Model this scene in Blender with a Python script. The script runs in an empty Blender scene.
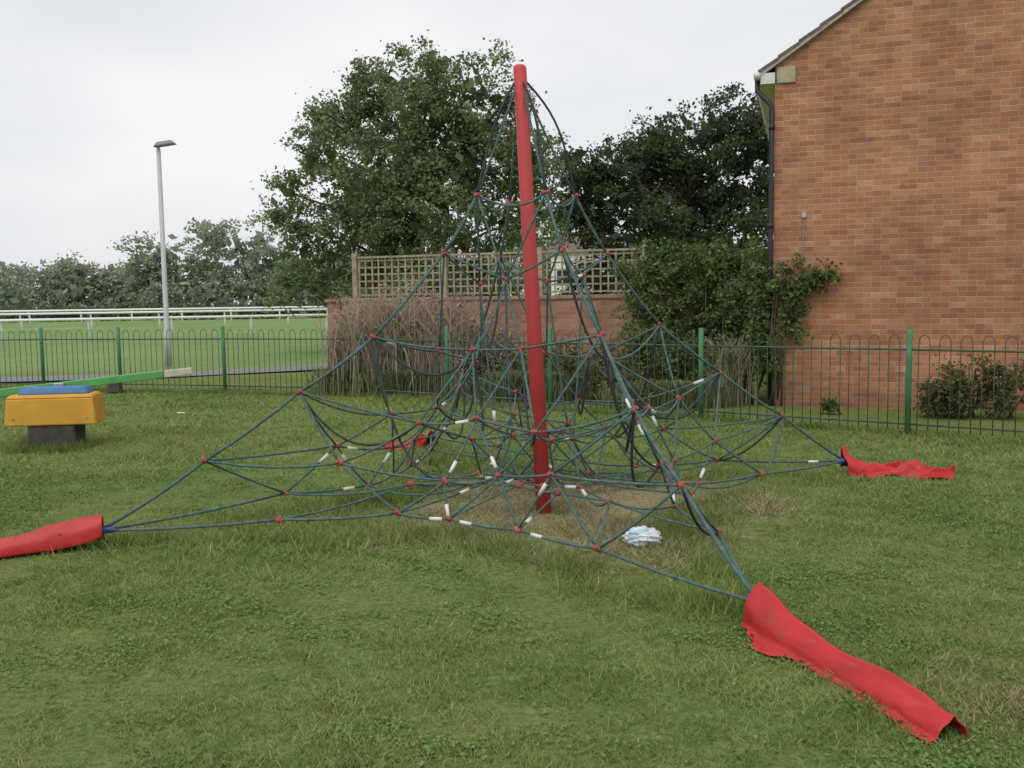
import bpy, bmesh, math, random
import numpy as np
from mathutils import Vector, Matrix
R = math.radians
random.seed(7); rng = np.random.default_rng(11)
scene = bpy.context.scene
scene.view_settings.view_transform = 'Standard'
scene.view_settings.look = 'None'
scene.view_settings.exposure = 0

# ------------------------------------------------------------------ helpers
def link(o, parent=None):
    scene.collection.objects.link(o)
    if parent is not None: o.parent = parent
    return o

def empty(name, loc=(0, 0, 0), rotz=0):
    o = bpy.data.objects.new(name, None)
    o.empty_display_size = 0.2
    o.location = loc; o.rotation_euler = (0, 0, rotz)
    return link(o)

class MB:
    def __init__(s): s.v = []; s.f = []
    def tube(s, pts, r, n=6, cap=True):
        pts = [Vector(p) for p in pts]
        m = len(pts)
        if not hasattr(r, '__len__'): r = [r] * m
        b = len(s.v); ref = None
        for i, p in enumerate(pts):
            t = (pts[min(i + 1, m - 1)] - pts[max(i - 1, 0)])
            if t.length < 1e-9: t = Vector((0, 0, 1))
            t.normalize()
            if ref is None:
                ref = Vector((0, 0, 1)) if abs(t.z) < .9 else Vector((1, 0, 0))
            a = (ref - t * ref.dot(t)).normalized(); c = t.cross(a); ref = a
            for k in range(n):
                w = 2 * math.pi * k / n
                s.v.append(p + (a * math.cos(w) + c * math.sin(w)) * r[i])
        for i in range(m - 1):
            for k in range(n):
                s.f.append((b + i * n + k, b + i * n + (k + 1) % n, b + (i + 1) * n + (k + 1) % n, b + (i + 1) * n + k))
        if cap:
            s.f.append(tuple(b + k for k in range(n))[::-1])
            s.f.append(tuple(b + (m - 1) * n + k for k in range(n)))
    def box(s, x0, x1, y0, y1, z0, z1, tx=0, ty=0):
        b = len(s.v)
        for z, e, g in ((z0, 0, 0), (z1, tx, ty)):
            for x, y in ((x0 + e, y0 + g), (x1 - e, y0 + g), (x1 - e, y1 - g), (x0 + e, y1 - g)):
                s.v.append(Vector((x, y, z)))
        for f in ((3, 2, 1, 0), (4, 5, 6, 7), (0, 1, 5, 4), (1, 2, 6, 5), (2, 3, 7, 6), (3, 0, 4, 7)):
            s.f.append(tuple(b + i for i in f))
    def blob(s, c, r, sub=1, sq=(1, 1, 1), jit=0):
        bm = bmesh.new(); bmesh.ops.create_icosphere(bm, subdivisions=sub, radius=1)
        b = len(s.v); c = Vector(c)
        for v in bm.verts:
            k = r * (1 + random.uniform(-jit, jit))
            s.v.append(c + Vector((v.co.x * sq[0], v.co.y * sq[1], v.co.z * sq[2])) * k)
        for f in bm.faces: s.f.append(tuple(b + v.index for v in f.verts))
        bm.free()
    def obj(s, name, mat, parent=None, smooth=True, bevel=0, loc=None):
        me = bpy.data.meshes.new(name)
        me.from_pydata([tuple(v) for v in s.v], [], s.f); me.update()
        if smooth: me.shade_smooth()
        o = bpy.data.objects.new(name, me); me.materials.append(mat)
        if bevel:
            m = o.modifiers.new('b', 'BEVEL'); m.width = bevel; m.segments = 2; m.limit_method = 'ANGLE'
        if loc is not None: o.location = loc
        return link(o, parent)

def np_mesh(name, V, k, mat, col=None, parent=None, smooth=False):
    N = V.shape[0]
    me = bpy.data.meshes.new(name)
    me.vertices.add(N * k); me.vertices.foreach_set('co', V.astype(np.float32).ravel())
    me.loops.add(N * k); me.loops.foreach_set('vertex_index', np.arange(N * k, dtype=np.int32))
    me.polygons.add(N); me.polygons.foreach_set('loop_start', np.arange(0, N * k, k, dtype=np.int32))
    me.polygons.foreach_set('loop_total', np.full(N, k, dtype=np.int32))
    if col is not None:
        a = me.color_attributes.new('Col', 'FLOAT_COLOR', 'POINT')
        c = np.ones((N, k, 4), dtype=np.float32); c[:, :, :3] = col[:, None, :]
        a.data.foreach_set('color', c.ravel())
    me.update(calc_edges=True); me.validate()
    me.materials.append(mat)
    o = bpy.data.objects.new(name, me)
    return link(o, parent)

def mat_new(name):
    m = bpy.data.materials.new(name); m.use_nodes = True
    nt = m.node_tree; nt.nodes.clear()
    out = nt.nodes.new('ShaderNodeOutputMaterial'); bs = nt.nodes.new('ShaderNodeBsdfPrincipled')
    nt.links.new(bs.outputs[0], out.inputs[0])
    return m, nt, bs, out

def noise(nt, vec, scale, detail=4, rough=.6):
    n = nt.nodes.new('ShaderNodeTexNoise'); n.inputs['Scale'].default_value = scale
    n.inputs['Detail'].default_value = detail; n.inputs['Roughness'].default_value = rough
    if vec is not None: nt.links.new(vec, n.inputs['Vector'])
    return n
def ramp(nt, fac, stops):
    r = nt.nodes.new('ShaderNodeValToRGB'); e = r.color_ramp.elements
    while len(e) < len(stops): e.new(.5)
    for i, (p, c) in enumerate(stops):
        e[i].position = p; e[i].color = (*c, 1) if hasattr(c, '__len__') else (c, c, c, 1)
    nt.links.new(fac, r.inputs[0]); return r
def mixc(nt, fac, a, b, mode='MIX'):
    m = nt.nodes.new('ShaderNodeMix'); m.data_type = 'RGBA'; m.blend_type = mode
    for sock, val in ((m.inputs[0], fac), (m.inputs[6], a), (m.inputs[7], b)):
        if isinstance(val, (int, float)): sock.default_value = val
        elif isinstance(val, tuple): sock.default_value = (*val, 1)
        else: nt.links.new(val, sock)
    return m.outputs[2]
def bump(nt, bs, h, strength=.3, dist=.02):
    b = nt.nodes.new('ShaderNodeBump'); b.inputs['Strength'].default_value = strength
    b.inputs['Distance'].default_value = dist
    nt.links.new(h, b.inputs['Height']); nt.links.new(b.outputs[0], bs.inputs['Normal'])
def objco(nt):
    return nt.nodes.new('ShaderNodeTexCoord').outputs['Object']

def simple(name, c, rough=.6, var=.25, scale=8, metal=0, bmp=.1, dirt=None):
    m, nt, bs, out = mat_new(name); co = objco(nt)
    n = noise(nt, co, scale, 5)
    d = tuple(x * (1 - var) for x in c); l = tuple(min(1, x * (1 + var)) for x in c)
    r = ramp(nt, n.outputs[0], [(.3, d), (.7, l)])
    colr = r.outputs[0]
    if dirt:
        n2 = noise(nt, co, scale * .35, 6, .7)
        f = ramp(nt, n2.outputs[0], [(.5, 0.0), (.68, 1.0)])
        colr = mixc(nt, f.outputs[0], colr, dirt)
    nt.links.new(colr, bs.inputs['Base Color'])
    bs.inputs['Roughness'].default_value = rough; bs.inputs['Metallic'].default_value = metal
    n3 = noise(nt, co, scale * 6, 3); bump(nt, bs, n3.outputs[0], bmp, .01)
    return m

def leafmat(name, transl=.3):
    m, nt, bs, out = mat_new(name)
    a = nt.nodes.new('ShaderNodeAttribute'); a.attribute_name = 'Col'
    bs_ = nt.nodes.new('ShaderNodeBsdfDiffuse'); nt.links.new(a.outputs['Color'], bs_.inputs[0])
    t = nt.nodes.new('ShaderNodeBsdfTranslucent'); nt.links.new(a.outputs['Color'], t.inputs[0])
    mx = nt.nodes.new('ShaderNodeMixShader'); mx.inputs[0].default_value = transl
    nt.links.new(bs_.outputs[0], mx.inputs[1]); nt.links.new(t.outputs[0], mx.inputs[2])
    nt.links.new(mx.outputs[0], out.inputs[0])
    nt.nodes.remove(bs)
    return m

_ph = rng.uniform(0, 6.28, (40, 2)); _dir = rng.normal(size=(40, 2))
_dir /= np.linalg.norm(_dir, axis=1)[:, None]
def sn(x, y, f, o=0, k=8):
    s = np.zeros_like(x)
    for i in range(k):
        d = _dir[(i + o) % 40]; ff = f * (.6 + .8 * ((i * 37 + o * 11) % 10) / 10)
        s += np.sin((x * d[0] + y * d[1]) * ff + _ph[(i + o) % 40, 0])
    return s / math.sqrt(k / 2) / 1.5

# ------------------------------------------------------------------ camera
cam = bpy.data.cameras.new('camera'); camo = bpy.data.objects.new('camera', cam)
link(camo); scene.camera = camo
cam.sensor_width = 36; cam.lens = 36 * 924 / 1024; cam.clip_end = 3000; cam.clip_start = .05
camo.matrix_world = Matrix.Translation((0, 0, 1.6)) @ Matrix.Rotation(R(90 - 5.13), 4, 'X') @ Matrix.Rotation(R(-.8), 4, 'Z')

# ------------------------------------------------------------------ world + sun
SUN_EL, SUN_AZ = 55, 205
w = bpy.data.worlds.new('World'); scene.world = w; w.use_nodes = True
nt = w.node_tree; nt.nodes.clear()
wo = nt.nodes.new('ShaderNodeOutputWorld'); bg = nt.nodes.new('ShaderNodeBackground')
sky = nt.nodes.new('ShaderNodeTexSky'); sky.sky_type = 'NISHITA'; sky.sun_disc = False
sky.sun_elevation = R(SUN_EL); sky.sun_rotation = R(SUN_AZ); sky.dust_density = 4
tc = nt.nodes.new('ShaderNodeTexCoord'); mp = nt.nodes.new('ShaderNodeMapping')
mp.inputs['Scale'].default_value = (1, 1, 2.6); nt.links.new(tc.outputs['Generated'], mp.inputs[0])
n = noise(nt, mp.outputs[0], 2.0, 4, .45)
cl = ramp(nt, n.outputs[0], [(.35, (.77, .80, .84)), (.64, (.975, .975, .985))])
sc = nt.nodes.new('ShaderNodeVectorMath'); sc.operation = 'SCALE'; sc.inputs['Scale'].default_value = 8.2
nt.links.new(cl.outputs[0], sc.inputs[0])
mx = mixc(nt, .94, sky.outputs[0], sc.outputs[0])
nt.links.new(mx, bg.inputs[0]); bg.inputs[1].default_value = .12
nt.links.new(bg.outputs[0], wo.inputs[0])
sl = bpy.data.lights.new('sun', 'SUN'); sl.energy = 1.3; sl.angle = R(50); sl.color = (1, .97, .93)
so = bpy.data.objects.new('sun', sl); link(so)
az = R(SUN_AZ); el = R(SUN_EL)
sd = Vector((math.sin(az) * math.cos(el), math.cos(az) * math.cos(el), math.sin(el)))
so.rotation_euler = sd.to_track_quat('Z', 'Y').to_euler(); so.location = (0, 0, 20)

# ------------------------------------------------------------------ ground
NC = Vector((.14, 7.05, 0))
m, nt, bs, out = mat_new('grass_ground'); co = objco(nt)
big = noise(nt, co, .55, 5, .6); fine = noise(nt, co, 26, 6, .75); mid = noise(nt, co, 4, 5, .7)
c1 = ramp(nt, fine.outputs[0], [(.3, (.07, .095, .03)), (.5, (.14, .19, .062)), (.72, (.23, .28, .11))])
c2 = ramp(nt, mid.outputs[0], [(.35, (.8, .85, .75)), (.65, (1.12, 1.06, 1.0))])
cc = mixc(nt, 1.0, c1.outputs[0], c2.outputs[0], 'MULTIPLY')
c3 = ramp(nt, big.outputs[0], [(.38, (.9, .97, .93)), (.6, (1.12, 1.04, .97))])
cc = mixc(nt, 1.0, cc, c3.outputs[0], 'MULTIPLY')
def ell_mask(cx, cy, rx, ry, lo, hi, nsc=2.5, namp=.5):
    s = nt.nodes.new('ShaderNodeMapping'); s.inputs['Location'].default_value = (-cx / rx, -cy / ry, 0)
    s.inputs['Scale'].default_value = (1 / rx, 1 / ry, 0); nt.links.new(co, s.inputs[0])
    l = nt.nodes.new('ShaderNodeVectorMath'); l.operation = 'LENGTH'; nt.links.new(s.outputs[0], l.inputs[0])
    nn = noise(nt, co, nsc, 5, .7)
    a = nt.nodes.new('ShaderNodeMath'); a.operation = 'MULTIPLY_ADD'; a.inputs[1].default_value = namp * 2
    nt.links.new(nn.outputs[0], a.inputs[0]); nt.links.new(l.outputs['Value'], a.inputs[2])
    mr = nt.nodes.new('ShaderNodeMapRange'); mr.inputs[1].default_value = lo + namp; mr.inputs[2].default_value = hi + namp
    mr.inputs[3].default_value = 1; mr.inputs[4].default_value = 0
    nt.links.new(a.outputs[0], mr.inputs[0]); return mr.outputs[0]
straw = ramp(nt, fine.outputs[0], [(.3, (.19, .155, .08)), (.7, (.46, .39, .24))])
cc = mixc(nt, ell_mask(.4, 7.0, 1.5, 1.5, .5, 1.15), cc, straw.outputs[0])
soil = (.13, .095, .055)
for q in ((-4.1, 11.6, .4, .2), (3.5, 8.0, .6, .2), (-5.3, 10.6, .7, .4), (2.0, 3.4, .25, .3)):
    mk = nt.nodes.new('ShaderNodeMath'); mk.operation = 'MULTIPLY'; mk.inputs[1].default_value = .7
    nt.links.new(ell_mask(*q, .4, 1.3, 5, .5), mk.inputs[0]); cc = mixc(nt, mk.outputs[0], cc, soil)
sep = nt.nodes.new('ShaderNodeSeparateXYZ'); nt.links.new(co, sep.inputs[0])
far = nt.nodes.new('ShaderNodeMapRange'); far.inputs[1].default_value = 20; far.inputs[2].default_value = 24
nt.links.new(sep.outputs[1], far.inputs[0])
fn = noise(nt, co, .12, 4, .6)
fcol = ramp(nt, fn.outputs[0], [(.35, (.16, .245, .085)), (.65, (.22, .30, .115))])
ff = ramp(nt, noise(nt, co, 3, 6, .8).outputs[0], [(.3, .75), (.7, 1.15)])
fc = mixc(nt, 1.0, fcol.outputs[0], ff.outputs[0], 'MULTIPLY')
cc = mixc(nt, far.outputs[0], cc, fc)
nt.links.new(cc, bs.inputs['Base Color']); bs.inputs['Roughness'].default_value = .95
bs.inputs['Specular IOR Level'].default_value = .1
bump(nt, bs, fine.outputs[0], .6, .03)
def gz(x, y):
    f = np.clip(1 - (np.hypot(x, y - 8) - 22) / 6, 0, 1)
    return (.018 * sn(x, y, 1.3, 3) + .008 * sn(x, y, 4, 9)) * f
G = MB()
xs = np.concatenate([[-1500, -400, -120, -60], np.arange(-30, 30.1, .4), [60, 120, 400, 1500]])
ys = np.concatenate([[-300, -60, -30], np.arange(-14, 32, .4), [45, 70, 120, 300, 1500, 2500]])
X, Y = np.meshgrid(xs, ys); Z = gz(X, Y)
G.v = list(zip(X.ravel(), Y.ravel(), Z.ravel()))
W = len(xs)
G.f = [(j * W + i, j * W + i + 1, (j + 1) * W + i + 1, (j + 1) * W + i) for j in range(len(ys) - 1) for i in range(W - 1)]
G.obj('ground', m)

# ------------------------------------------------------------------ grass blades
gm = leafmat('grass_blade', .25)
def blades(x, y, h, wd, col, lean=.6):
    N = len(x); a = rng.uniform(0, 6.28, N); b = rng.uniform(0, 6.28, N)
    L = h * lean * rng.uniform(.2, 1.3, N)
    z = gz(x, y) - .004
    V = np.zeros((N, 3, 3))
    dx = np.cos(a) * wd / 2; dy = np.sin(a) * wd / 2
    V[:, 0] = np.stack([x - dx, y - dy, z], 1); V[:, 1] = np.stack([x + dx, y + dy, z], 1)
    V[:, 2] = np.stack([x + np.cos(b) * L, y + np.sin(b) * L, z + h], 1)
    return V, col
def lawn_col(x, y, n):
    g = np.clip(.5 + .22 * sn(x, y, 1.1, 1) + .24 * sn(x, y, 5, 5) + .2 * sn(x, y, 14, 22), 0, 1)[:, None]
    c = (1 - g) * np.array([.15, .225, .065]) + g * np.array([.27, .345, .11])
    c *= rng.uniform(.65, 1.35, (n, 1))
    dry = rng.random(n) < (.07 + .12 * (sn(x, y, 2, 14) > .5) + .5 * (np.hypot((x - 2.0) / .35, (y - 3.5) / .5) < 1))
    c[dry] = np.array([.42, .36, .20]) * rng.uniform(.6, 1.2, (dry.sum(), 1))
    return c
VV = []; CC = []
def zone(y0, y1, dens, h, wd):
    n = int((y1 - y0) * (y1 + y0) * .5 * 1.5 * dens)
    y = np.sqrt(rng.uniform(y0 ** 2, y1 ** 2, n)); x = y * rng.uniform(-.75, .75, n)
    s = np.hypot((x - .4) / 1.5, (y - 7.0) / 1.5) + .25 * sn(x, y, 3, 2)
    fenceY = np.where(x < -2.7, 16 - (x + 2.7) * .3, 16 - (x + 2.7) * .743)
    keep = (rng.random(n) > np.clip((1.15 - s) * 1.4, 0, .75)) & (y < fenceY + .6)
    x = x[keep]; y = y[keep]; n = len(x)
    patch = 1 + .4 * sn(x, y, 2.2, 20) + .35 * sn(x, y, 9, 12) + .3 * sn(x, y, 22, 27)
    hh = h * np.clip(patch, .35, 2.0) * rng.uniform(.5, 1.4, n)
    V, c = blades(x, y, hh, wd * rng.uniform(.7, 1.3, n), lawn_col(x, y, n), 1.3)
    VV.append(V); CC.append(c)
zone(2.2, 5, 7500, .022, .006)
zone(5, 8, 3500, .026, .008)
zone(8, 12, 1300, .030, .013)
zone(12, 19, 450, .040, .02)
np_mesh('grass', np.concatenate(VV), 3, gm, np.concatenate(CC))
n = 280000
y = np.sqrt(rng.uniform(2.3 ** 2, 9 ** 2, n)); x = y * rng.uniform(-.72, .72, n)
k = (.7 * sn(x, y, 2.6, 17) + .6 * sn(x, y, 9, 30) + .5 * sn(x, y, 25, 33) + rng.normal(0, .5, n)) > .75; x = x[k]; y = y[k]
s = np.hypot((x - .4) / 1.5, (y - 7.0) / 1.5); k = s > 1; x = x[k]; y = y[k]; n = len(x)
z = gz(x, y) + rng.uniform(.004, .024, n); a = rng.uniform(0, 6.28, n); r = rng.uniform(.004, .010, n)
tz = rng.uniform(-.6, .6, (n, 2)) * r[:, None]
V = np.stack([np.stack([x + np.cos(a + q) * r, y + np.sin(a + q) * r, z + tz[:, 0] * math.cos(q) + tz[:, 1] * math.sin(q)], 1) for q in (0, 1.57, 3.14, 4.71)], 1)
c = np.array([.135, .215, .07]) + rng.random((n, 1)) * np.array([.08, .095, .04])
np_mesh('clover', V, 4, gm, c)

# straw / uncut tufts beneath the net
n = 48000
r = rng.random(n) ** .6; t = rng.uniform(0, 6.28, n)
x = .4 + 1.75 * r * np.cos(t); y = 7.0 + 1.75 * r * np.sin(t)
k = sn(x, y, 3.2, 25) > -.5 + np.clip(r - .6, 0, 1) * 2.2; x = x[k]; y = y[k]; n = len(x)
tuft = np.clip(.7 + .6 * sn(x, y, 7, 21), .2, 1.7)
col = np.where(rng.random((n, 1)) < .78, np.array([[.50, .43, .27]]), np.array([[.20, .28, .09]])) * rng.uniform(.6, 1.2, (n, 1))
V, c = blades(x, y, rng.uniform(.015, .075, n) * tuft, rng.uniform(.005, .01, n), col, 2.2)
np_mesh('dry_grass', V, 3, gm, c)
xs_, ys_ = [], []
A = [Vector((-2.75, 6.03, .12)), Vector((1.18, 4.36, .13)), Vector((2.96, 8.15, .14)), Vector((-.89, 9.97, .15))]
for _ in range(330):
    i = random.randrange(4); s = random.random(); p = A[i].lerp(A[(i + 1) % 4], s)
    p = p.lerp(NC, .42 * 4 * s * (1 - s) + random.uniform(-.12, .15))
    m_ = random.randint(15, 60); xs_.append(rng.normal(p.x, .09, m_)); ys_.append(rng.normal(p.y, .09, m_))
FP = [(-20.0, 19.2), (-9.15, 18.0), (-2.7, 16.0), (4.57, 10.6), (9.5, 6.94)]
for _ in range(900):
    i = random.choice([1, 1, 2, 2, 2, 3]); s = random.random()
    px = FP[i][0] * (1 - s) + FP[i + 1][0] * s; py = FP[i][1] * (1 - s) + FP[i + 1][1] * s
    m_ = random.randint(6, 22); xs_.append(rng.normal(px, .08, m_)); ys_.append(rng.normal(py, .08, m_))
for _ in range(120):
    xs_.append(rng.normal(-5.35 + random.uniform(-.45, .45), .04, 14)); ys_.append(rng.normal(10.55 + random.uniform(-.32, .25), .04, 14))
x = np.concatenate(xs_); y = np.concatenate(ys_); n = len(x)
V, c = blades(x, y, rng.uniform(.04, .12, n), rng.uniform(.006, .012, n), lawn_col(x, y, n) * .95, .9)
np_mesh('long_grass', V, 3, gm, c)

# ------------------------------------------------------------------ climbing net
net = empty('climbing_net')
rope_m = simple('rope_green', (.08, .14, .128), .8, .45, 30, bmp=.4)
rope_k = simple('rope_dark', (.032, .042, .042), .75, .3, 30, bmp=.4)
red_pl = simple('red_plastic', (.36, .065, .062), .65, .35, 15)
red_mast = simple('mast_red_paint', (.54, .055, .056), .55, .14, 3, dirt=(.42, .07, .06))
white_pl = simple('white_sleeve', (.72, .72, .69), .5, .12, 20)
blue_pl = simple('blue_fitting', (.04, .12, .4), .5, .2, 10)
steel = simple('galvanised_steel', (.35, .36, .37), .45, .15, 12, metal=.7)
mast_b = Vector((.23, 6.90, 0)); mast_t = Vector((.09, 7.0, 3.31))
M = MB(); M.tube([mast_b + Vector((0, 0, -.05)), mast_b.lerp(mast_t, .5), mast_t, mast_t + Vector((0, 0, .008)), mast_t + Vector((0, 0, .022)), mast_t + Vector((0, 0, .028))],
                 [.059, .055, .049, .047, .035, .012], 24)
M.obj('mast', red_mast, net)
levels = [(1.0, .15), (.77, .58), (.58, .97), (.38, 1.38), (.22, 1.96), (.125, 2.38)]
pull = [.45, .35, .28, .22, .14, .05]
jit = {}
def axis(z): return mast_b.lerp(mast_t, z / 3.42)
def node(L, side, k):
    nseg = 6 - L; side %= 4
    if k == nseg: return node(L, (side + 1) % 4, 0)
    key = (L, side, k)
    if key in jit: return jit[key]
    t, z = levels[L]; cx = NC.lerp(axis(z), .4); s = k / nseg
    c = Vector((cx.x, cx.y, 0))
    a = c.lerp(Vector((A[side].x, A[side].y, 0)), t); b = c.lerp(Vector((A[(side + 1) % 4].x, A[(side + 1) % 4].y, 0)), t)
    p = a.lerp(b, s); p = p.lerp(c, pull[L] * 4 * s * (1 - s)); p.z = z + (0.03 if L == 0 and k else 0) - ((.20 if L in (2, 3, 4) else .12) * 4 * s * (1 - s) if L else 0)
    if L == 0 and k == 0: p.z = A[side].z
    amp = (.0 if (L == 0 and k == 0) else (.085 if L < 4 else .03)) * (.5 if k == 0 else 1)
    p += Vector((random.uniform(-amp, amp), random.uniform(-amp, amp), random.uniform(-amp, amp) * (.35 if L == 0 else .9)))
    jit[key] = p; return p
GR = MB(); DK = MB(); CN = MB(); WH = MB()
def rope(a, b, r=.0085, sag=None, mb=None, white=.0):
    mb = mb or GR; a = Vector(a); b = Vector(b); l = (b - a).length
    if sag is None: sag = l * (random.uniform(.0, .05) if random.random() < .82 else random.uniform(.06, .18))
    k = 4 if sag < .04 else 10
    pts = []; bw = Vector((random.uniform(-1, 1), random.uniform(-1, 1), 0)) * sag * .5
    for i in range(k + 1):
        s = i / k; p = a.lerp(b, s); p.z -= sag * 4 * s * (1 - s); p += bw * s * (1 - s) * 2; p.z = max(p.z, .03); pts.append(p)
    mb.tube(pts, r, 6)
    if random.random() < white and l > .2:
        i = random.choice([1, k - 1]); d = (pts[i + 1] - pts[i - 1]).normalized(); c = pts[i]
        WH.tube([c - d * .045, c + d * .045], .0125, 8)
def conn(p):
    d = Vector((random.uniform(-1, 1), random.uniform(-1, 1), random.uniform(-.6, .6))).normalized()
    e = d.cross(Vector((random.uniform(-1, 1), random.uniform(-1, 1), 1))).normalized()
    CN.tube([p - d * .028, p - d * .022, p + d * .022, p + d * .028], [.010, .0155, .0155, .010], 8)
    CN.tube([p - e * .024, p + e * .024], .012, 8)
top = mast_t - Vector((0, 0, .05))
for sd_ in range(4):
    for L in range(5): rope(node(L, sd_, 0), node(L + 1, sd_, 0), .0115, sag=.018)
    rope(node(5, sd_, 0), top + (node(5, sd_, 0) - top).normalized() * .05, .009, sag=.03)
    for L in range(6):
        ns = 6 - L
        for k in range(ns):
            rope(node(L, sd_, k), node(L, sd_, k + 1), .0100 if L == 0 else .0085, white=.15 if L else .3, sag=.09 if L == 5 else (.015 if L == 0 else None))
        if L < 5:
            for k in range(1, ns):
                pr = .93 if L < 2 else (.8 if L == 2 else .45)
                if random.random() < pr: rope(node(L, sd_, k), node(L + 1, sd_, k - 1), white=.12)
                if random.random() < pr: rope(node(L, sd_, k), node(L + 1, sd_, k), white=.12)
        for k in range(ns):
            if not (L == 0 and k == 0): conn(node(L, sd_, k))
def coons(L):
    P = {}; n0 = 6 - L
    for i in range(n0 + 1):
        for j in range(n0 + 1):
            u = i / n0; v = j / n0
            b0 = node(L, 0, i); b2 = node(L, 2, n0 - i); b1 = node(L, 1, j); b3 = node(L, 3, n0 - j)
            c00, c10, c11, c01 = node(L, 0, 0), node(L, 1, 0), node(L, 2, 0), node(L, 3, 0)
            p = b0 * (1 - v) + b2 * v + b3 * (1 - u) + b1 * u - (c00 * (1 - u) * (1 - v) + c10 * u * (1 - v) + c11 * u * v + c01 * (1 - u) * v)
            if 0 < i < n0 and 0 < j < n0: p = p + Vector((random.uniform(-.05, .05), random.uniform(-.05, .05), random.uniform(-.02, .03)))
            P[i, j] = p
    return P
F = coons(0); H = coons(2)
for (P, n0, wh) in ((F, 6, .2), (H, 4, .12)):
    for i in range(n0 + 1):
        for j in range(n0 + 1):
            if 0 < i < n0 and j < n0: rope(P[i, j], P[i, j + 1], .008, white=wh)
            if 0 < j < n0 and i < n0: rope(P[i, j], P[i + 1, j], .008, white=wh)
            if 0 < i < n0 and 0 < j < n0: conn(P[i, j])
T4 = [node(4, s_, k) for s_ in range(4) for k in range(2)]
for i in range(1, 4):
    for j in range(1, 4):
        q = H[i, j]
        for (a, b) in ((i, j), (i + 2, j + 2), (i + 2, j), (i, j + 2)):
            if 0 < a < 6 and 0 < b < 6 and random.random() < .5:
                rope(q, F[a, b], .008, white=.1, sag=random.choice([.02, .05, .10]))
        if (i + j) % 2:
            t4 = min(T4, key=lambda p: (Vector((p.x, p.y)) - Vector((q.x, q.y))).length)
            rope(q, t4, .008, white=.08, sag=.05)
for s_ in range(4):
    for (L, k, L2, k2, sg) in ((2, 0, 1, 1, .3), (3, 0, 1, 2, .25), (3, 1, 2, 2, .28), (4, 0, 3, 1, .2), (3, 2, 2, 3, .3), (1, 0, 0, 1, .10), (2, 0, 2, 1, .25), (3, 0, 3, 1, .22)):
        if random.random() < .7: rope(node(L, s_, k), node(L2, s_, k2), .009, sag=sg, mb=DK)
for s_, bw in ((1, .08), (2, .12), (0, .05)):
    a = top; b = node(5, s_, 0); d = Vector((b.x - a.x, b.y - a.y, 0)).normalized()
    pts = [a.lerp(b, i / 12) + d * bw * math.sin(math.pi * i / 12) * (1 - .5 * i / 12) + Vector((0, 0, .05 * math.sin(math.pi * i / 12))) for i in range(13)]
    DK.tube(pts, .009, 6)
GR.obj('ropes', rope_m, net); DK.obj('slack_ropes', rope_k, net)
CN.obj('rope_connectors', red_pl, net, smooth=False); WH.obj('white_sleeves', white_pl, net)
BL = MB(); ST = MB()
for a in A:
    d = (a - NC); d.z = 0; d.normalize()
    BL.tube([a - d * .09, a - d * .07, a + d * .04], [.016, .024, .024], 10)
    ST.tube([a + d * .03, a + d * .35 - Vector((0, 0, .1))], .014, 8)
    ST.tube([a + d * .33 + Vector((0, 0, -.3)), a + d * .33 + Vector((0, 0, -.06))], .04, 10)
BL.obj('anchor_fittings', blue_pl, net); ST.obj('anchor_turnbuckles', steel, net)

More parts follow.
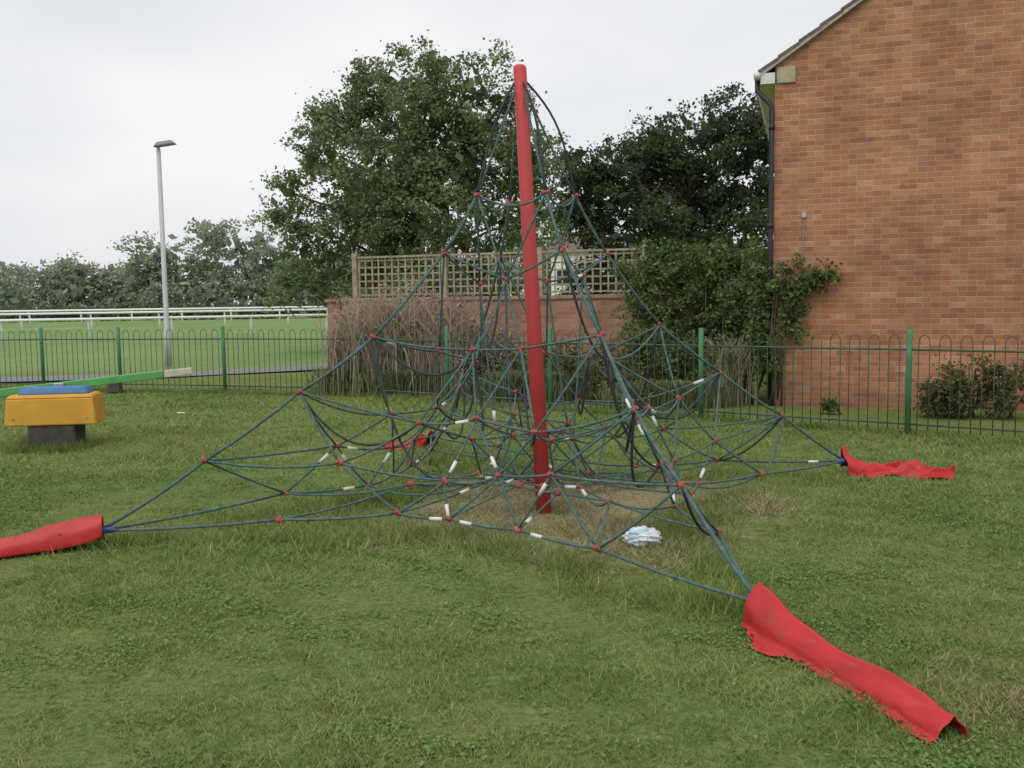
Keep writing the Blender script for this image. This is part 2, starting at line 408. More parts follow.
# red vinyl covers
vin, nt, bs, out = mat_new('red_vinyl'); co = objco(nt)
nn = noise(nt, co, 5, 5, .6); rc = ramp(nt, nn.outputs[0], [(.3, (.40, .016, .02)), (.7, (.55, .03, .034))])
nd = noise(nt, co, 14, 6, .75); rd = ramp(nt, nd.outputs[0], [(.55, 0.0), (.75, .6)])
nt.links.new(mixc(nt, rd.outputs[0], rc.outputs[0], (.20, .08, .05)), bs.inputs['Base Color'])
bs.inputs['Roughness'].default_value = .38; bs.inputs['Specular IOR Level'].default_value = .35
bump(nt, bs, noise(nt, co, 14, 3, .5).outputs[0], .35, .02)
eyel = simple('eyelet', (.03, .03, .03), .4, .1)
def cover(path, ws, h0, h1, seed, crumple=.01, steps=((.2, 0),), eyes=True, ridge=-.2):
    rd_ = random.Random(seed); par = empty('anchor_cover')
    nr, npf = 64, 22
    pts = [Vector(p) for p in path]
    def at(s):
        s = min(max(s, 0), 1); f = s * (len(pts) - 1); i = min(int(f), len(pts) - 2); return pts[i].lerp(pts[i + 1], f - i)
    ph = [rd_.uniform(0, 6.28) for _ in range(10)]
    v = []; f = []; eye = MB()
    for i in range(nr):
        s = i / (nr - 1); c = (at(s - .06) + at(s) * 2 + at(s + .06)) / 4; t = (at(min(1, s + .08)) - at(max(0, s - .08))); t.z = 0; t.normalize()
        sd = Vector((-t.y, t.x, 0)); wd = float(np.interp(s, np.linspace(0, 1, len(ws)), ws)); h = (h0 * (1 - s) + h1 * s) * (1 + .14 * math.sin(s * 9 + ph[5]))
        base = c.z * max(0, 1 - s * 1.6) * .6
        ext = 0
        for (sp, am) in steps:
            if s > sp: ext = am
        for k in range(npf):
            a = k / (npf - 1)
            if a < .8:
                th = math.pi * (a / .8); q = -math.cos(th)
                hz = h * (math.sin(th) ** .75) * (1 - .25 * max(0, q)); lat = q * wd
                if abs(q - ridge) < .25: hz += .025 * (1 - abs(q - ridge) / .25)
            else:
                w_ = (a - .8) / .2; lat = wd * (1 + (.25 + ext) * w_); hz = .012 * (1 - w_) + .004 * math.sin(s * 30 + ph[4])
                q = 1
            hz += crumple * (math.sin(s * 12 + q * 2 + ph[0]) * .6 + math.sin(s * 27 - q * 4 + ph[1]) * .4 + max(0, math.sin(s * 19 + q * 4 + ph[2])) ** 4) * (1.05 - abs(q) * .6)
            lat += crumple * .7 * math.sin(s * 11 + q * 2 + ph[3])
            p = Vector((c.x, c.y, 0)) - sd * lat + Vector((0, 0, max(.010, (base if a < .8 else base * .3) + hz + .012)))
            v.append(p)
            if eyes and k == npf - 2 and i in (10, 24, 38, 52): eye.blob(p + Vector((0, 0, .01)), .009, 1, (1, 1, .5))
            if eyes and k == 3 and i in (16, 40): eye.blob(p + Vector((0, 0, .006)), .008, 1, (1, 1, .5))
    for i in range(nr - 1):
        for k in range(npf - 1):
            a = i * npf + k; f.append((a, a + 1, a + npf + 1, a + npf))
    mb = MB(); mb.v = v; mb.f = f
    o = mb.obj('vinyl_sleeve', vin, par)
    md = o.modifiers.new('s', 'SOLIDIFY'); md.thickness = .007
    md = o.modifiers.new('ss', 'SUBSURF'); md.levels = 1; md.render_levels = 1
    if eyes: eye.obj('eyelets', eyel, par)
cover([(1.16, 4.38, .12), (1.24, 4.12, .07), (1.39, 3.72, 0), (1.50, 3.40, 0), (1.56, 3.16, 0)], [.07, .08, .068, .062, .072], .12, .07, 3, .010, ((.1, .3), (.2, .9), (.33, .1), (.6, .3)))
cover([(-2.72, 6.05, .12), (-3.05, 5.93, .05), (-3.45, 5.80, 0), (-3.95, 5.62, 0)], [.085, .09, .075, .06], .15, .07, 5, .011, ((.2, .1), (.5, .4)))
cover([(2.93, 8.13, .13), (3.12, 8.2, .04), (3.4, 8.05, 0), (3.6, 8.12, 0), (3.88, 7.97, 0)], [.06, .12, .05, .10, .06], .11, .06, 8, .045, ((.2, 1.1), (.4, .2), (.6, 1.3)))
cover([(-.87, 9.92, .13), (-.95, 10.0, .05), (-1.15, 9.95, 0), (-1.40, 9.85, 0)], [.07, .11, .07, .09], .10, .07, 9, .035, ((.3, .6),))

# plastic bag
bag_m, nt, bs, out = mat_new('plastic_bag'); co = objco(nt)
rc = ramp(nt, noise(nt, co, 18, 4).outputs[0], [(.4, (.50, .64, .74)), (.6, (.80, .83, .85))])
nt.links.new(rc.outputs[0], bs.inputs['Base Color']); bs.inputs['Roughness'].default_value = .35
B = MB(); b0 = len(B.v); B.blob((0, 0, 0), 1, 4, (1, 1, 1), 0)
for i in range(len(B.v)):
    p = B.v[i]; k = 1 + .22 * math.sin(p.x * 5 + 1) * math.sin(p.y * 6 + 2) + .16 * abs(math.sin(p.x * 9 + p.z * 7)) + .12 * math.sin(p.z * 13 + p.y * 11) + random.uniform(-.04, .04)
    B.v[i] = Vector((.84 + p.x * .105 * k, 5.93 + p.y * .07 * k, max(.004, .05 + p.z * .055 * k)))
B.obj('plastic_bag', bag_m, smooth=False)
L_ = MB()
for q in range(3): L_.blob((-4.95 + q * .04, 13.6 + random.uniform(-.03, .03), .02), .022, 2, (1, 1, .5), .25)
L_.obj('crumpled_paper', white_pl, smooth=False)

# ------------------------------------------------------------------ seesaw
ss = empty('seesaw', (-5.34, 10.75, 0), R(8))
yel = simple('yellow_paint', (.60, .31, .035), .7, .14, 4, dirt=(.44, .24, .045)); blu = simple('blue_paint', (.06, .17, .36), .65, .15, 5)
grn = simple('green_paint', (.10, .34, .10), .6, .15, 4); conc = simple('dark_concrete', (.065, .058, .048), .9, .35, 9, bmp=.5)
wood = simple('pale_wood', (.48, .44, .33), .7, .25, 6)
b = MB(); b.box(-.26, .26, -.20, .20, -.05, .25); b.obj('concrete_foot', conc, ss, False, .02)
b = MB(); b.box(-.50, .50, -.22, .22, .25, .56, .025, .02); b.obj('yellow_housing', yel, ss, False, .015)
b = MB(); b.box(-.475, .475, -.20, .20, .563, .60, .03, .03); b.obj('yellow_lid', yel, ss, False, .01)
b = MB(); b.box(-.38, .40, -.13, .13, .603, .68, .05, .04); b.obj('blue_saddle', blu, ss, False, .012)
b = MB()
for xx in (-.4, .4):
    b.tube([(xx, -.226, .33), (xx, -.212, .33)], .009, 8)
b.obj('bolts', steel, ss)
tilt = R(5)
beam = MB(); beam.box(-2.3, 1.16, -.05, .05, -.045, .045); o = beam.obj('beam', grn, ss, False, .008, (0, .2, .67)); o.rotation_euler = (0, -tilt, R(8))
beam = MB(); beam.box(1.163, 1.50, -.055, .055, -.045, .04, .01, .01); o = beam.obj('beam_end', wood, ss, False, .01, (0, .2, .67)); o.rotation_euler = (0, -tilt, R(8))
beam = MB(); beam.box(-2.62, -2.303, -.055, .055, -.045, .04, .01, .01); o = beam.obj('beam_end_far', wood, ss, False, .01, (0, .2, .67)); o.rotation_euler = (0, -tilt, R(8))
b = MB(); b.box(-.06, .06, .12, .28, .605, .71); b.obj('pivot_bracket', steel, ss, False, .01)

# ------------------------------------------------------------------ bow top fence
fen = empty('bow_top_fence')
f_bar = simple('fence_green_dark', (.05, .10, .065), .55, .3, 6); f_post = simple('fence_green_post', (.06, .20, .09), .55, .2, 5)
PB = MB(); BR = MB()
def fence_seg(p0, p1):
    p0 = Vector((*p0, 0)); p1 = Vector((*p1, 0)); d = (p1 - p0); l = d.length; d.normalize()
    for z in (.12, .98):
        BR.tube([p0 + Vector((0, 0, z)), p1 + Vector((0, 0, z))], .012, 6)
    PB.tube([p0 + Vector((0, 0, -.05)), p0 + Vector((0, 0, 1.2)), p0 + Vector((0, 0, 1.215))], [.034, .034, .02], 10)
    nb = max(1, int((l - .12) / .218)); pitch = (l - .1) / nb
    for i in range(nb):
        a = p0 + d * (.05 + pitch * (i + .5)); r = pitch * .27
        pts = [a - d * r + Vector((0, 0, .05)), a - d * r + Vector((0, 0, .6)), a - d * r + Vector((0, 0, 1.06))]
        for q in range(1, 7):
            t = math.pi * q / 7; pts.append(a - d * r * math.cos(t) + Vector((0, 0, 1.06 + r * 1.5 * math.sin(t))))
        pts += [a + d * r + Vector((0, 0, 1.06)), a + d * r + Vector((0, 0, .6)), a + d * r + Vector((0, 0, .05))]
        BR.tube(pts, .006, 5)
posts = [(-20.2, 19.25), (-17.45, 18.95), (-14.7, 18.6), (-11.95, 18.3), (-9.15, 18.0), (-7.5, 17.65), (-5.3, 17.0), (-2.7, 16.0)]
d = Vector((7.27, -5.4)).normalized()
for q in (.25, .47, .735): posts.append((-2.7 + 7.27 * q - .15, 16 - 5.4 * q + .11))
posts.append((4.57, 10.6))
for i in (1, 2, 3): posts.append((4.57 + d.x * 2.75 * i, 10.6 + d.y * 2.75 * i))
for i in range(len(posts) - 1): fence_seg(posts[i], posts[i + 1])
BR.obj('hooped_bars', f_bar, fen); PB.obj('fence_posts', f_post, fen)
st = MB(); st.box(-.12, .12, -.1, .1, 0, .26, .02, .02); st.obj('concrete_block', conc, None, False, .02, (-7.42, 17.2, 0))

# ------------------------------------------------------------------ brick materials
def brickmat(name, ca, cb, cm, stain=.35):
    m, nt, bs, out = mat_new(name); co = objco(nt)
    sp = nt.nodes.new('ShaderNodeSeparateXYZ'); nt.links.new(co, sp.inputs[0])
    ad = nt.nodes.new('ShaderNodeMath'); ad.operation = 'ADD'; nt.links.new(sp.outputs[0], ad.inputs[0]); nt.links.new(sp.outputs[1], ad.inputs[1])
    cb_ = nt.nodes.new('ShaderNodeCombineXYZ'); nt.links.new(ad.outputs[0], cb_.inputs[0]); nt.links.new(sp.outputs[2], cb_.inputs[1])
    t = nt.nodes.new('ShaderNodeTexBrick'); nt.links.new(cb_.outputs[0], t.inputs['Vector'])
    t.inputs['Scale'].default_value = 1; t.inputs['Brick Width'].default_value = .225; t.inputs['Row Height'].default_value = .075
    t.inputs['Mortar Size'].default_value = .006; t.inputs['Mortar Smooth'].default_value = .3
    t.inputs['Color1'].default_value = (*ca, 1); t.inputs['Color2'].default_value = (*cb, 1); t.inputs['Mortar'].default_value = (*cm, 1)
    rowd = nt.nodes.new('ShaderNodeMath'); rowd.operation = 'DIVIDE'; rowd.inputs[1].default_value = .075; nt.links.new(sp.outputs[2], rowd.inputs[0])
    rowf = nt.nodes.new('ShaderNodeMath'); rowf.operation = 'FLOOR'; nt.links.new(rowd.outputs[0], rowf.inputs[0])
    par = nt.nodes.new('ShaderNodeMath'); par.operation = 'MODULO'; par.inputs[1].default_value = 2; nt.links.new(rowf.outputs[0], par.inputs[0])
    off = nt.nodes.new('ShaderNodeMath'); off.operation = 'MULTIPLY_ADD'; off.inputs[1].default_value = .5
    xd = nt.nodes.new('ShaderNodeMath'); xd.operation = 'DIVIDE'; xd.inputs[1].default_value = .225; nt.links.new(ad.outputs[0], xd.inputs[0])
    nt.links.new(par.outputs[0], off.inputs[0]); nt.links.new(xd.outputs[0], off.inputs[2])
    xf = nt.nodes.new('ShaderNodeMath'); xf.operation = 'FLOOR'; nt.links.new(off.outputs[0], xf.inputs[0])
    c2 = nt.nodes.new('ShaderNodeCombineXYZ'); nt.links.new(xf.outputs[0], c2.inputs[0]); nt.links.new(rowf.outputs[0], c2.inputs[1])
    wn = nt.nodes.new('ShaderNodeTexWhiteNoise'); wn.noise_dimensions = '3D'; nt.links.new(c2.outputs[0], wn.inputs[0])
    tint = ramp(nt, wn.outputs['Value'], [(0, (.74, .71, .76)), (.2, (.92, .9, .9)), (.78, (1.04, 1.05, 1.03)), (1, (1.18, 1.34, 1.44))])
    c = mixc(nt, .85, t.outputs[0], tint.outputs[0], 'MULTIPLY')
    n1 = noise(nt, co, .8, 5, .6); r1 = ramp(nt, n1.outputs[0], [(.35, (.80, .80, .82)), (.65, (1.14, 1.12, 1.10))])
    c = mixc(nt, 1.0, c, r1.outputs[0], 'MULTIPLY')
    n2 = noise(nt, co, 60, 3); r2 = ramp(nt, n2.outputs[0], [(.3, .85), (.7, 1.1)])
    c = mixc(nt, 1.0, c, r2.outputs[0], 'MULTIPLY')
    mr = nt.nodes.new('ShaderNodeMapRange'); mr.inputs[1].default_value = .1; mr.inputs[2].default_value = .7; mr.inputs[3].default_value = stain; mr.inputs[4].default_value = 0
    nt.links.new(sp.outputs[2], mr.inputs[0]); c = mixc(nt, mr.outputs[0], c, (.10, .07, .05))
    nt.links.new(c, bs.inputs['Base Color']); bs.inputs['Roughness'].default_value = .9; bs.inputs['Specular IOR Level'].default_value = .2
    inv = nt.nodes.new('ShaderNodeMath'); inv.operation = 'SUBTRACT'; inv.inputs[0].default_value = 1; nt.links.new(t.outputs['Fac'], inv.inputs[1])
    bump(nt, bs, inv.outputs[0], .5, .01)
    return m
brick = brickmat('house_brick', (.385, .160, .088), (.45, .215, .122), (.43, .32, .23))
brick2 = brickmat('wall_brick', (.34, .17, .11), (.40, .22, .15), (.34, .27, .21))

# ------------------------------------------------------------------ house
hd = Vector((.953, -.303)); ang = math.atan2(hd.y, hd.x)
house = empty('brick_house', (3.84, 13.6, 0), ang)
Wd, Dp, EH = 8.4, 9.0, 4.93; pit = math.tan(R(34)); AP = EH + Wd / 2 * pit
b = MB()
b.v = [Vector(p) for p in ((0, 0, -.1), (Wd, 0, -.1), (Wd, 0, EH), (Wd / 2, 0, AP), (0, 0, EH), (0, Dp, -.1), (Wd, Dp, -.1), (Wd, Dp, EH), (Wd / 2, Dp, AP), (0, Dp, EH))]
b.f = [(0, 1, 2, 3, 4), (9, 8, 7, 6, 5), (5, 0, 4, 9), (1, 6, 7, 2)]
b.obj('brick_walls', brick, house, False)
tile = simple('roof_tile', (.15, .11, .09), .85, .35, 5, bmp=.5); upvc = simple('white_upvc', (.70, .70, .68), .4, .06, 3)
cream = simple('cream_render', (.40, .34, .24), .85, .18, 5); blackp = simple('black_pipe', (.022, .022, .025), .4, .2)
mort = simple('verge_mortar', (.42, .39, .36), .9, .2, 12)
b = MB(); oh = .24
for side in (0, 1):
    sg = 1 if side == 0 else -1; x0 = 0 if side == 0 else Wd
    ncr = 16; run = Wd / 2 + oh
    for i in range(ncr):
        a0 = -oh + run * i / ncr; a1 = -oh + run * (i + 1) / ncr + .03
        z0 = EH + a0 * pit + .075; z1 = EH + a1 * pit + .05
        base = len(b.v)
        for (a, z) in ((a0, z0), (a1, z1), (a1, z1 - .04), (a0, z0 - .04)):
            for yy in (-.09, Dp + .09): b.v.append(Vector((x0 + sg * a, yy, z)))
        b.f += [(base, base + 1, base + 3, base + 2), (base + 4, base + 5, base + 7, base + 6), (base, base + 2, base + 4, base + 6), (base + 1, base + 7, base + 5, base + 3), (base, base + 6, base + 7, base + 1)]
b.tube([(Wd / 2, -.1, AP + .09), (Wd / 2, Dp + .1, AP + .09)], .1, 10)
b.obj('roof_tiles', tile, house, False)
b = MB()
for side in (0, 1):
    sg = 1 if side == 0 else -1; x0 = 0 if side == 0 else Wd
    pts = []
    for yy in (-.075, -.004):
        for a, dz in ((-oh + .03, -.035), (Wd / 2, -.035), (Wd / 2, .03), (-oh + .03, .03)):
            pts.append(Vector((x0 + sg * a, yy, EH + a * pit + dz)))
    base = len(b.v); b.v += pts
    b.f += [(base, base + 1, base + 2, base + 3), (base + 7, base + 6, base + 5, base + 4), (base, base + 4, base + 5, base + 1), (base + 3, base + 2, base + 6, base + 7), (base, base + 3, base + 7, base + 4)]
b.obj('verge', mort, house, False)
b = MB(); b.box(-.20, -.17, -.07, Dp, EH - .28, EH - .12); b.box(-.168, -.003, -.07, Dp, EH - .28, EH - .255); b.box(-.168, -.003, -.07, -.05, EH - .253, EH - .13); b.obj('fascia_soffit', upvc, house, False)
b = MB(); b.tube([(-.25, -.12, EH - .16), (-.25, Dp, EH - .16)], .05, 10); b.obj('gutter', upvc, house)
b = MB(); b.box(.02, .28, -.03, -.002, EH - .28, EH - .05); b.obj('kneeler_block', cream, house, False, .01)
b = MB(); b.tube([(-.25, .02, EH - .21), (-.25, .02, EH - .36), (-.12, -.03, EH - .5), (-.04, -.05, EH - .6), (-.04, -.05, 2.0), (-.04, -.05, .1)], .036, 10)
for z in (1.2, 2.6, 4.0): b.tube([(-.04, -.05, z), (-.04, -.05, z + .07)], .046, 10)
b.obj('downpipe', blackp, house)
b = MB(); b.tube([(.42, -.02, 2.75), (.42, -.02, 1.85)], .008, 6); b.box(.39, .45, -.05, -.003, 2.74, 2.82, .01, .01); b.obj('cable_and_junction_box', steel, house, False)

# ------------------------------------------------------------------ garden wall + trellis
w0 = Vector((-3.15, 17.35)); w1 = Vector((3.80, 15.0)); wdv = w1 - w0; wl = wdv.length
gw = empty('garden_wall', (w0.x, w0.y, 0), math.atan2(wdv.y, wdv.x))
b = MB(); b.box(0, wl, 0, .22, -.1, 1.62); b.obj('brick_wall', brick2, gw, False)
b = MB(); b.box(-.03, wl, -.03, .25, 1.623, 1.69); b.obj('coping', simple('coping', (.30, .20, .15), .9, .3, 6), gw, False, .01)
b = MB(); b.box(-.30, -.033, -.04, .26, -.1, 1.62); b.box(-.33, -.036, -.07, .29, 1.623, 1.68); b.obj('end_pier', brick2, gw, False, .005)
tr = empty('trellis', (w0.x, w0.y, 0), math.atan2(wdv.y, wdv.x))
tw = simple('trellis_timber', (.33, .28, .19), .85, .35, 8)
b = MB(); yb = .08; tl = 5.65; z0, z1 = 1.72, 2.42
x = .25
while x < tl:
    b.box(x - .045, x + .045, yb - .05, yb + .05, 1.692, z1 + .1); x += 1.8
for i in range(int((tl - .3) / .135)):
    xx = .33 + i * .135 + random.uniform(-.005, .005); b.box(xx - .015, xx + .015, yb - .012, yb + .002, z0, z1)
for j in range(6):
    zz = z0 + .03 + j * .126; b.box(.3, tl, yb + .004, yb + .018, zz - .015, zz + .015)
b.box(.3, tl, yb - .03, yb + .03, z1 + .003, z1 + .04)
b.obj('lattice', tw, tr, False)

# ------------------------------------------------------------------ foliage system
leaf_m = leafmat('leaf', .35)
def leafquads(P, C, size, up=.8):
    N = len(P)
    n_ = rng.normal(size=(N, 3)); n_[:, 2] += up; n_ /= np.linalg.norm(n_, axis=1)[:, None]
    u = np.cross(n_, rng.normal(size=(N, 3))); u /= np.linalg.norm(u, axis=1)[:, None]; v = np.cross(n_, u)
    s = size * rng.uniform(.6, 1.3, (N, 1))
    return np.stack([P - u * s * .5, P - v * s * .33 + u * s * .05, P + u * s * .5, P + v * s * .33 + u * s * .05], 1)
def leaves(centres, radii, nper, size, ca, cb, flat=.75, fill=None):
    P = []; C = []
    for c, r in zip(centres, radii):
        m_ = max(4, int(nper * (.6 + .8 * random.random())))
        d = rng.normal(size=(m_, 3)); d /= np.linalg.norm(d, axis=1)[:, None]
        rr = r * rng.uniform(.15, 1.0, (m_, 1)) ** .6
        rr *= 1 + .7 * (rng.random((m_, 1)) < .18)
        P.append(np.array(c) + d * rr * np.array([1, 1, flat]))
        g = random.random(); base = np.array(ca) * (1 - g) + np.array(cb) * g
        C.append(base * rng.uniform(.7, 1.3, (m_, 1)))
    P = np.concatenate(P); C = np.concatenate(C)
    V = leafquads(P, C, size)
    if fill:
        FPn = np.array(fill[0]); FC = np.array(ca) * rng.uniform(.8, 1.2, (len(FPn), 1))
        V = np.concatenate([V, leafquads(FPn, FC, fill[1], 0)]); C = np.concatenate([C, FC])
    return V, C
bark = simple('bark', (.11, .09, .065), .95, .4, 6, bmp=.8)
def rdir():
    return Vector((random.gauss(0, 1), random.gauss(0, 1), random.gauss(0, 1))).normalized()
def tree(name, loc, blobs, H, r0, dens, nper, size, ca, cb, sub_r=.4, depth=1.0, fillsize=.5, nfill=26):
    e = empty(name, loc); B = MB(); cs = []; rs = []; fl = []
    tp = [Vector((0, 0, -.1)), Vector((.1, .05, H * .18)), Vector((-.05, 0, H * .4)), Vector((.1, .1, H * .65)), Vector((0, 0, H * .85))]
    B.tube(tp, [r0 * 1.25, r0, r0 * .75, r0 * .42, r0 * .1], 10)
    allb = []
    for bi, (bx, bz, br) in enumerate(blobs):
        by = (-1 if bi % 2 else 1) * random.uniform(.35, 1) * depth * 1.5
        if abs(bx) < 1.3: by = -abs(by) if bi % 3 else abs(by)
        if abs(bx) > 3: by *= .5
        c = Vector((bx, by, bz)); allb.append((c, br, True))
        for _ in range(3):
            d = rdir(); allb.append((c + d * br * .85, br * random.uniform(.35, .55), False))
    for (c, br, main) in allb:
        if main:
            hz = max(H * .15, min(c.z - .25 * abs(c.x) - .8, H * .7)); s0 = Vector((0, 0, hz))
            mid = s0.lerp(c, .5) + Vector((random.uniform(-.3, .3), random.uniform(-.3, .3), .25))
            B.tube([s0, mid, c, c + Vector((random.uniform(-.3, .3), 0, br * .7))], [r0 * .3, r0 * .17, r0 * .09, .012], 6)
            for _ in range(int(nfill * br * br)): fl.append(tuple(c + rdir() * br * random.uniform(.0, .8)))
        ns = int(dens * br * br) + 3
        for _ in range(ns):
            d = rdir(); p = c + d * br * random.uniform(.5, 1.08)
            cs.append(tuple(p)); rs.append(sub_r * random.uniform(.5, 1.25))
            if main and random.random() < .2: B.tube([c.lerp(p, .05), c.lerp(p, .6) + Vector((0, 0, .06)), p], [.028, .016, .006], 4)
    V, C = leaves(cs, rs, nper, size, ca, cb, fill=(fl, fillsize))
    B.obj('trunk_and_limbs', bark, e)
    np_mesh('foliage', V, 4, leaf_m, C, e)
tree('broadleaf_tree', (-3.0, 30, 0),
     [(-.9, 8.7, 1.1), (.8, 8.5, 1.15), (-1.6, 7.8, 1.15), (2.1, 7.9, 1.25), (2.8, 6.5, 1.45), (-2.6, 6.3, 1.15), (-.4, 6.7, 1.7), (.8, 4.8, 2.0),
      (-2.4, 4.5, 1.6), (-4.0, 5.1, .7), (-3.7, 3.5, 1.1), (-.6, 3.1, 1.9), (2.8, 4.3, 1.6), (3.8, 6.2, .9), (-2.6, 2.4, 1.4), (3.9, 4.4, 1.2), (1.8, 2.6, 1.7), (-1.2, 5.6, 1.4), (-3.3, 6.2, .5), (-4.1, 2.2, .8),
      (.2, 7.6, 1.4), (1.6, 6.4, 1.6), (-4.7, 4.4, .4), (-2.4, 7.3, .7), (.3, 5.9, 1.4), (.2, 4.2, 1.6), (-.8, 4.3, 1.4), (3.2, 7.6, .6)],
     9.2, .24, 15, 56, .125, (.16, .215, .105), (.24, .30, .145), .37, 1.0, .42, 22)
tree('oak_tree', (6.9, 36, 0),
     [(-2.7, 6.7, 1.4), (-4.0, 6.4, 1.0), (-3.9, 5.5, 1.5), (-.6, 7.7, 1.4), (1.2, 7.8, 1.4), (2.7, 7.0, 1.7), (.4, 6.2, 2.2), (-2, 4.8, 2.0), (-3.0, 3.5, 1.4), (2, 4.4, 2.1), (4.2, 6, 1.8), (4.3, 4, 1.8), (0, 3.2, 1.8), (-4.4, 5.0, .9), (-1.6, 6.2, 1.5), (.2, 4.6, 1.8), (-4.1, 2.3, .8), (-1.6, 7.2, 1.0)],
     7.6, .28, 13, 54, .155, (.072, .098, .056), (.12, .155, .082), .42, .6, .55, 24)

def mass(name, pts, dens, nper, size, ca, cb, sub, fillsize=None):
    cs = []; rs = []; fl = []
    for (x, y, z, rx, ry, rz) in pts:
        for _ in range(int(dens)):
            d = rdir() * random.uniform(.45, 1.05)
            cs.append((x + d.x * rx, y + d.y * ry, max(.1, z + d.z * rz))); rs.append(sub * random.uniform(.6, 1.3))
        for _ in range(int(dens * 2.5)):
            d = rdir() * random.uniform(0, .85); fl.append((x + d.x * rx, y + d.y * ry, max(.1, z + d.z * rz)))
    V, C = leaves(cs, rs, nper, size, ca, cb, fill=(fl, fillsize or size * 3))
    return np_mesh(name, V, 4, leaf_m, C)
pts = []
x = -150
while x < 60:
    hh = 9.6 + 1.5 * math.sin(x * .12) + 1.2 * math.sin(x * .31 + 1) + random.uniform(-1, 1)
    if x < -50: hh -= 1.8
    if x < -64: hh -= 1.4
    if -40 < x < -30: hh += 1.0
    y_ = 125 + random.uniform(-6, 6); r_ = random.uniform(2.2, 5.0)
    pts.append((x, y_, hh - r_ * .9, r_ * 1.35, 3.5, r_)); pts.append((x + 1, y_ - 2, 2.8, r_ * 1.2, 3, 3.4)); pts.append((x - 1, y_ + 1, 5.0, r_ * 1.1, 3, 3.2)); x += random.uniform(2.2, 3.6)
mass('distant_trees', pts, 26, 30, .48, (.29, .34, .25), (.37, .41, .30), .95, 1.3)  # aerial haze is put into the leaf colours, paler and greyer than real foliage
pts = [(x + random.uniform(-1, 1), 104 + random.uniform(-.5, .5), .9, 2.2, 1, 1.1) for x in np.arange(-120, 50, 2.2)]
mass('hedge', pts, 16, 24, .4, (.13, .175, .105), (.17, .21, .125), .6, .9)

def shrub(name, ell, dens, nper, size, ca, cb, sub, stems=6, fill=60):
    e = empty(name, (ell[0][0], ell[0][1], 0)); ox, oy = ell[0][0], ell[0][1]
    cs = []; rs = []; fl = []; B = MB()
    for (x, y, z, rx, ry, rz) in ell:
        for _ in range(int(dens * (rx * rz + rx * ry)) + 2):
            d = rdir() * random.uniform(.5, 1.1)
            cs.append((x - ox + d.x * rx, y - oy + d.y * ry, max(.06, z + d.z * rz))); rs.append(sub * random.uniform(.6, 1.3))
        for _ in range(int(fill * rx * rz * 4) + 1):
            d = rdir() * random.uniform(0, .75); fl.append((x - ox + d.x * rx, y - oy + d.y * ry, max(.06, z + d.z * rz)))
        if rz < .25 and z > 1: continue
        for _ in range(stems):
            t = Vector((x - ox + random.uniform(-.7, .7) * rx, y - oy + random.uniform(-.5, .5) * ry, z + rz * random.uniform(.2, .8)))
            B.tube([((x - ox) * .85 + random.uniform(-.15, .15), (y - oy) * .85 + random.uniform(-.1, .1), 0), (t.x * .95, t.y * .95, t.z * .55), t], [.016, .010, .004], 5)
    for q in range(len(ell) - 1):
        if ell[q][4] < .16 and ell[q + 1][4] < .16:
            B.tube([(ell[q][0] - ox, ell[q][1] - oy, ell[q][2]), (ell[q + 1][0] - ox, ell[q + 1][1] - oy, ell[q + 1][2])], .008, 5)
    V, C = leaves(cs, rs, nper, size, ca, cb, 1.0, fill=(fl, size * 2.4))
    B.obj('stems', bark, e); np_mesh('leaves', V, 4, leaf_m, C, e)
shrub('climbing_ivy', [(2.95, 14.7, 1.2, .8, .35, 1.22), (2.2, 14.9, 1.8, .55, .3, .68), (3.55, 14.2, 1.35, .48, .3, 1.15), (2.6, 14.9, 2.1, .55, .3, .42), (3.3, 14.5, 2.2, .5, .25, .34), (2.3, 14.7, .8, .6, .3, .85),
                       (3.72, 13.7, 1.85, .26, .22, .6), (3.72, 13.55, 1.0, .28, .2, .7), (4.0, 13.36, 1.72, .30, .12, .40), (4.05, 13.34, 1.25, .2, .1, .3), (4.25, 13.29, 1.76, .22, .08, .22), (4.42, 13.24, 1.86, .16, .07, .11), (4.58, 13.19, 1.94, .07, .05, .05)],
      105, 42, .066, (.095, .145, .055), (.18, .245, .09), .15, 3)
shrub('garden_shrub', [(1.6, 14.4, .55, .6, .3, .5), (.9, 14.9, .5, .5, .3, .45), (2.5, 13.9, .6, .55, .3, .62), (3.1, 13.6, .55, .45, .25, .55), (-.2, 15.6, .45, .5, .3, .4), (.5, 15.1, .35, .5, .3, .35)],
      80, 36, .06, (.085, .12, .052), (.18, .22, .10), .15)
shrub('dry_brown_shrub', [(-2.5, 16.45, .9, .68, .35, .9), (-1.75, 16.15, 1.0, .75, .35, 1.0), (-1.05, 15.95, .85, .65, .3, .92), (-2.9, 16.65, .6, .35, .3, .6), (-.45, 15.7, .65, .55, .3, .65)],
      130, 42, .050, (.32, .25, .19), (.52, .43, .34), .13, 8)
shrub('dark_red_shrub', [(5.95, 12.0, .42, .44, .3, .42), (6.4, 11.85, .36, .3, .3, .36), (5.6, 12.1, .3, .28, .25, .28)],
      130, 40, .055, (.10, .095, .045), (.16, .165, .065), .12)
shrub('small_weed', [(4.35, 12.55, .12, .13, .1, .1)], 600, 14, .06, (.07, .12, .03), (.14, .20, .06), .06, 3)

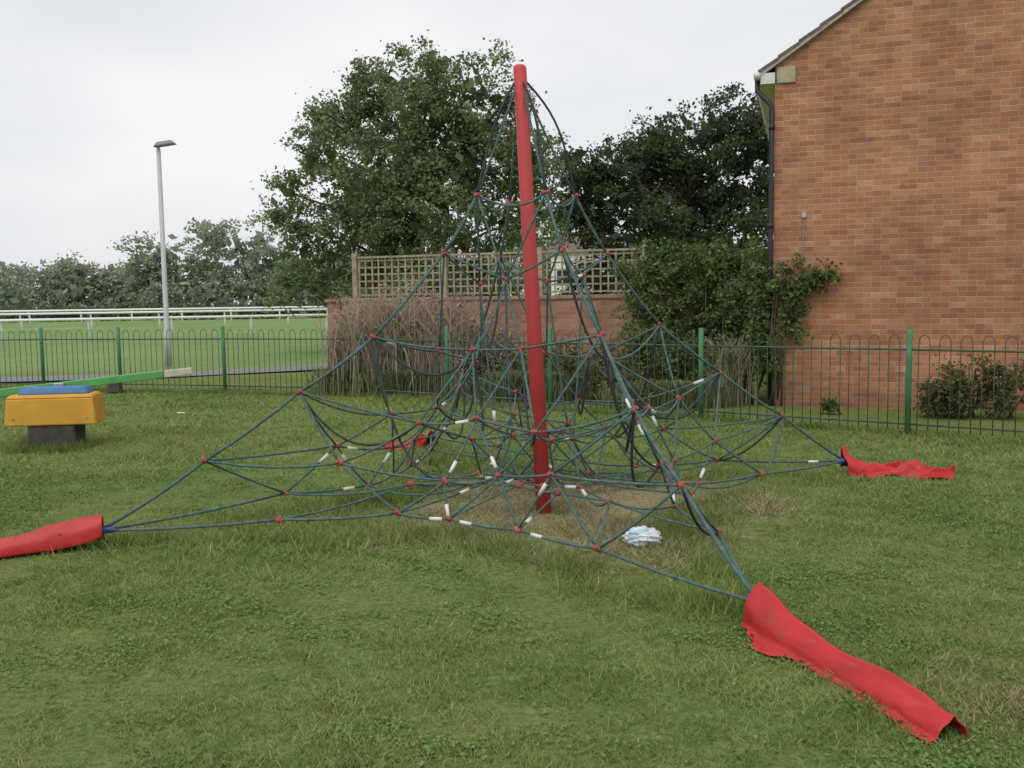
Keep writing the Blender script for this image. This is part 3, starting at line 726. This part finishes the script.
def plume(name, ells, n, ca, cb, w_=.012):
    e = empty(name, (ells[0][0], ells[0][1], 0)); ox, oy = ells[0][:2]
    V = []; C = []
    for (cx, cy, rx, ry, h) in ells:
        m_ = int(n * rx)
        x = cx - ox + rng.normal(0, .45, m_) * rx; y = cy - oy + rng.normal(0, .45, m_) * ry
        H = h * rng.uniform(.45, 1.05, m_); a = rng.uniform(0, 6.28, m_); L = H * rng.uniform(.03, .45, m_)
        ww = w_ * rng.uniform(.6, 1.4, m_); wa = rng.uniform(0, 6.28, m_)
        wx = np.cos(wa) * ww; wy = np.sin(wa) * ww
        def st(f): return np.stack([x + np.cos(a) * L * f ** 2.2, y + np.sin(a) * L * f ** 2.2, H * (f - .18 * f ** 4)], 1)
        w3 = np.stack([wx, wy, wx * 0], 1)
        col = np.array(ca) + (np.array(cb) - np.array(ca)) * rng.random((m_, 1)); col *= rng.uniform(.7, 1.2, (m_, 1))
        fs = [0, .35, .65, .85, 1.0]; wf = [.6, 1, 1, 1.2, .3]
        for i in range(4):
            p, q = st(fs[i]), st(fs[i + 1])
            V.append(np.stack([p - w3 * wf[i], p + w3 * wf[i], q + w3 * wf[i + 1], q - w3 * wf[i + 1]], 1)); C.append(col)
    np_mesh('plumes', np.concatenate(V), 4, leaf_m, np.concatenate(C), e)
plume('ornamental_grass', [(-2.1, 16.1, .9, .3, 2.15), (-1.1, 15.8, .7, .3, 2.0), (-2.9, 16.6, .3, .2, 1.6)], 800, (.42, .35, .26), (.56, .48, .38), .006)
plume('ornamental_grass', [(3.2, 13.5, .3, .15, 1.25)], 900, (.34, .30, .19), (.46, .40, .27), .007)
plume('tall_green_grass', [(-2.9, 16.3, .5, .25, .6), (-1.8, 15.8, .6, .2, .55), (.4, 14.6, .8, .2, .6), (2.3, 13.4, .8, .2, .5)], 2600, (.15, .19, .08), (.30, .32, .17), .009)

# ------------------------------------------------------------------ street lamp
lamp = empty('street_lamp', (-9.15, 24.6, 0)); alu = simple('painted_steel', (.46, .48, .48), .5, .1, 3)
b = MB(); b.tube([(0, 0, 0), (0, 0, .9), (0, 0, .95), (0, 0, 5.65)], [.09, .09, .068, .056], 12); b.tube([(0, 0, 5.6), (0, 0, 5.75), (.1, 0, 5.8)], [.055, .045, .03], 8); b.obj('column', alu, lamp)
b = MB(); b.box(-.12, .46, -.13, .13, -.06, .06, .1, .05); o = b.obj('lantern', simple('lantern_grey', (.22, .23, .24), .5, .1), lamp, False, .03, (0, 0, 5.80)); o.rotation_euler = (0, R(-8), 0)

# ------------------------------------------------------------------ white running rails
wr = simple('white_rail', (.85, .85, .85), .5, .03, 2)
def rail(p0, p1, sp, h=1.2, r=.055):
    e = empty('running_rail', (p0[0], p0[1], 0)); b = MB(); d = Vector((p1[0] - p0[0], p1[1] - p0[1], 0)); l = d.length; d.normalize(); nrm = Vector((-d.y, d.x, 0))
    b.tube([(0, 0, h), tuple(d * l + Vector((0, 0, h)))], r, 8)
    k = 0
    while k < l:
        q = d * k; b.tube([q + nrm * .45, q + nrm * .4 + Vector((0, 0, .55)), q + nrm * .05 + Vector((0, 0, h))], r * .9, 6); k += sp
    b.obj('rail', wr, e)
rail((-40, 36), (-4, 47), 3.6, 1.05, .06)
rail((-60, 52), (0, 68), 4.2, 1.2, .07)
rail((-80, 80), (2, 92), 4.5, 1.3, .09)

# ------------------------------------------------------------------ path
pm, nt, bs, out = mat_new('asphalt'); co = objco(nt)
rc = ramp(nt, noise(nt, co, 40, 4, .7).outputs[0], [(.3, (.14, .135, .13)), (.7, (.24, .235, .225))]); nt.links.new(rc.outputs[0], bs.inputs['Base Color']); bs.inputs['Roughness'].default_value = .9
pth = [(-24, 20.6), (-12, 20.1), (-8, 20.8), (-5, 22.6), (-1, 25.4), (6, 29)]
b = MB()
for i, p in enumerate(pth):
    q = Vector((*pth[min(i + 1, 5)], 0)) - Vector((*pth[max(i - 1, 0)], 0)); q.normalize(); nrm = Vector((-q.y, q.x, 0)) * .8
    b.v += [Vector((p[0], p[1], .045)) - nrm, Vector((p[0], p[1], .045)) + nrm]
b.f = [(2 * i, 2 * i + 2, 2 * i + 3, 2 * i + 1) for i in range(5)]
b.obj('footpath', pm, smooth=False)

# ------------------------------------------------------------------ distant white house behind the trellis
dh = empty('white_house', (4.3, 62, 0), R(-10)); rend = simple('white_render', (.75, .75, .74), .8, .06, 1)
b = MB(); b.box(-1.6, 1.6, 0, 6, 0, 4.8); b.obj('walls', rend, dh, False)
b = MB(); b.v = [Vector(p) for p in ((-1.8, -.3, 4.78), (1.8, -.3, 4.78), (1.8, 6.3, 4.78), (-1.8, 6.3, 4.78), (-1.8, 3, 6.3), (1.8, 3, 6.3))]; b.f = [(0, 1, 5, 4), (2, 3, 4, 5), (0, 4, 3), (1, 2, 5), (3, 2, 1, 0)]; b.obj('roof', tile, dh, False)
b = MB()
for xx in (-.8, .7): b.box(xx - .4, xx + .4, -.03, -.003, 2.6, 3.7)
b.obj('windows', simple('dark_glass', (.03, .035, .04), .1, .1), dh, False)
print('done')
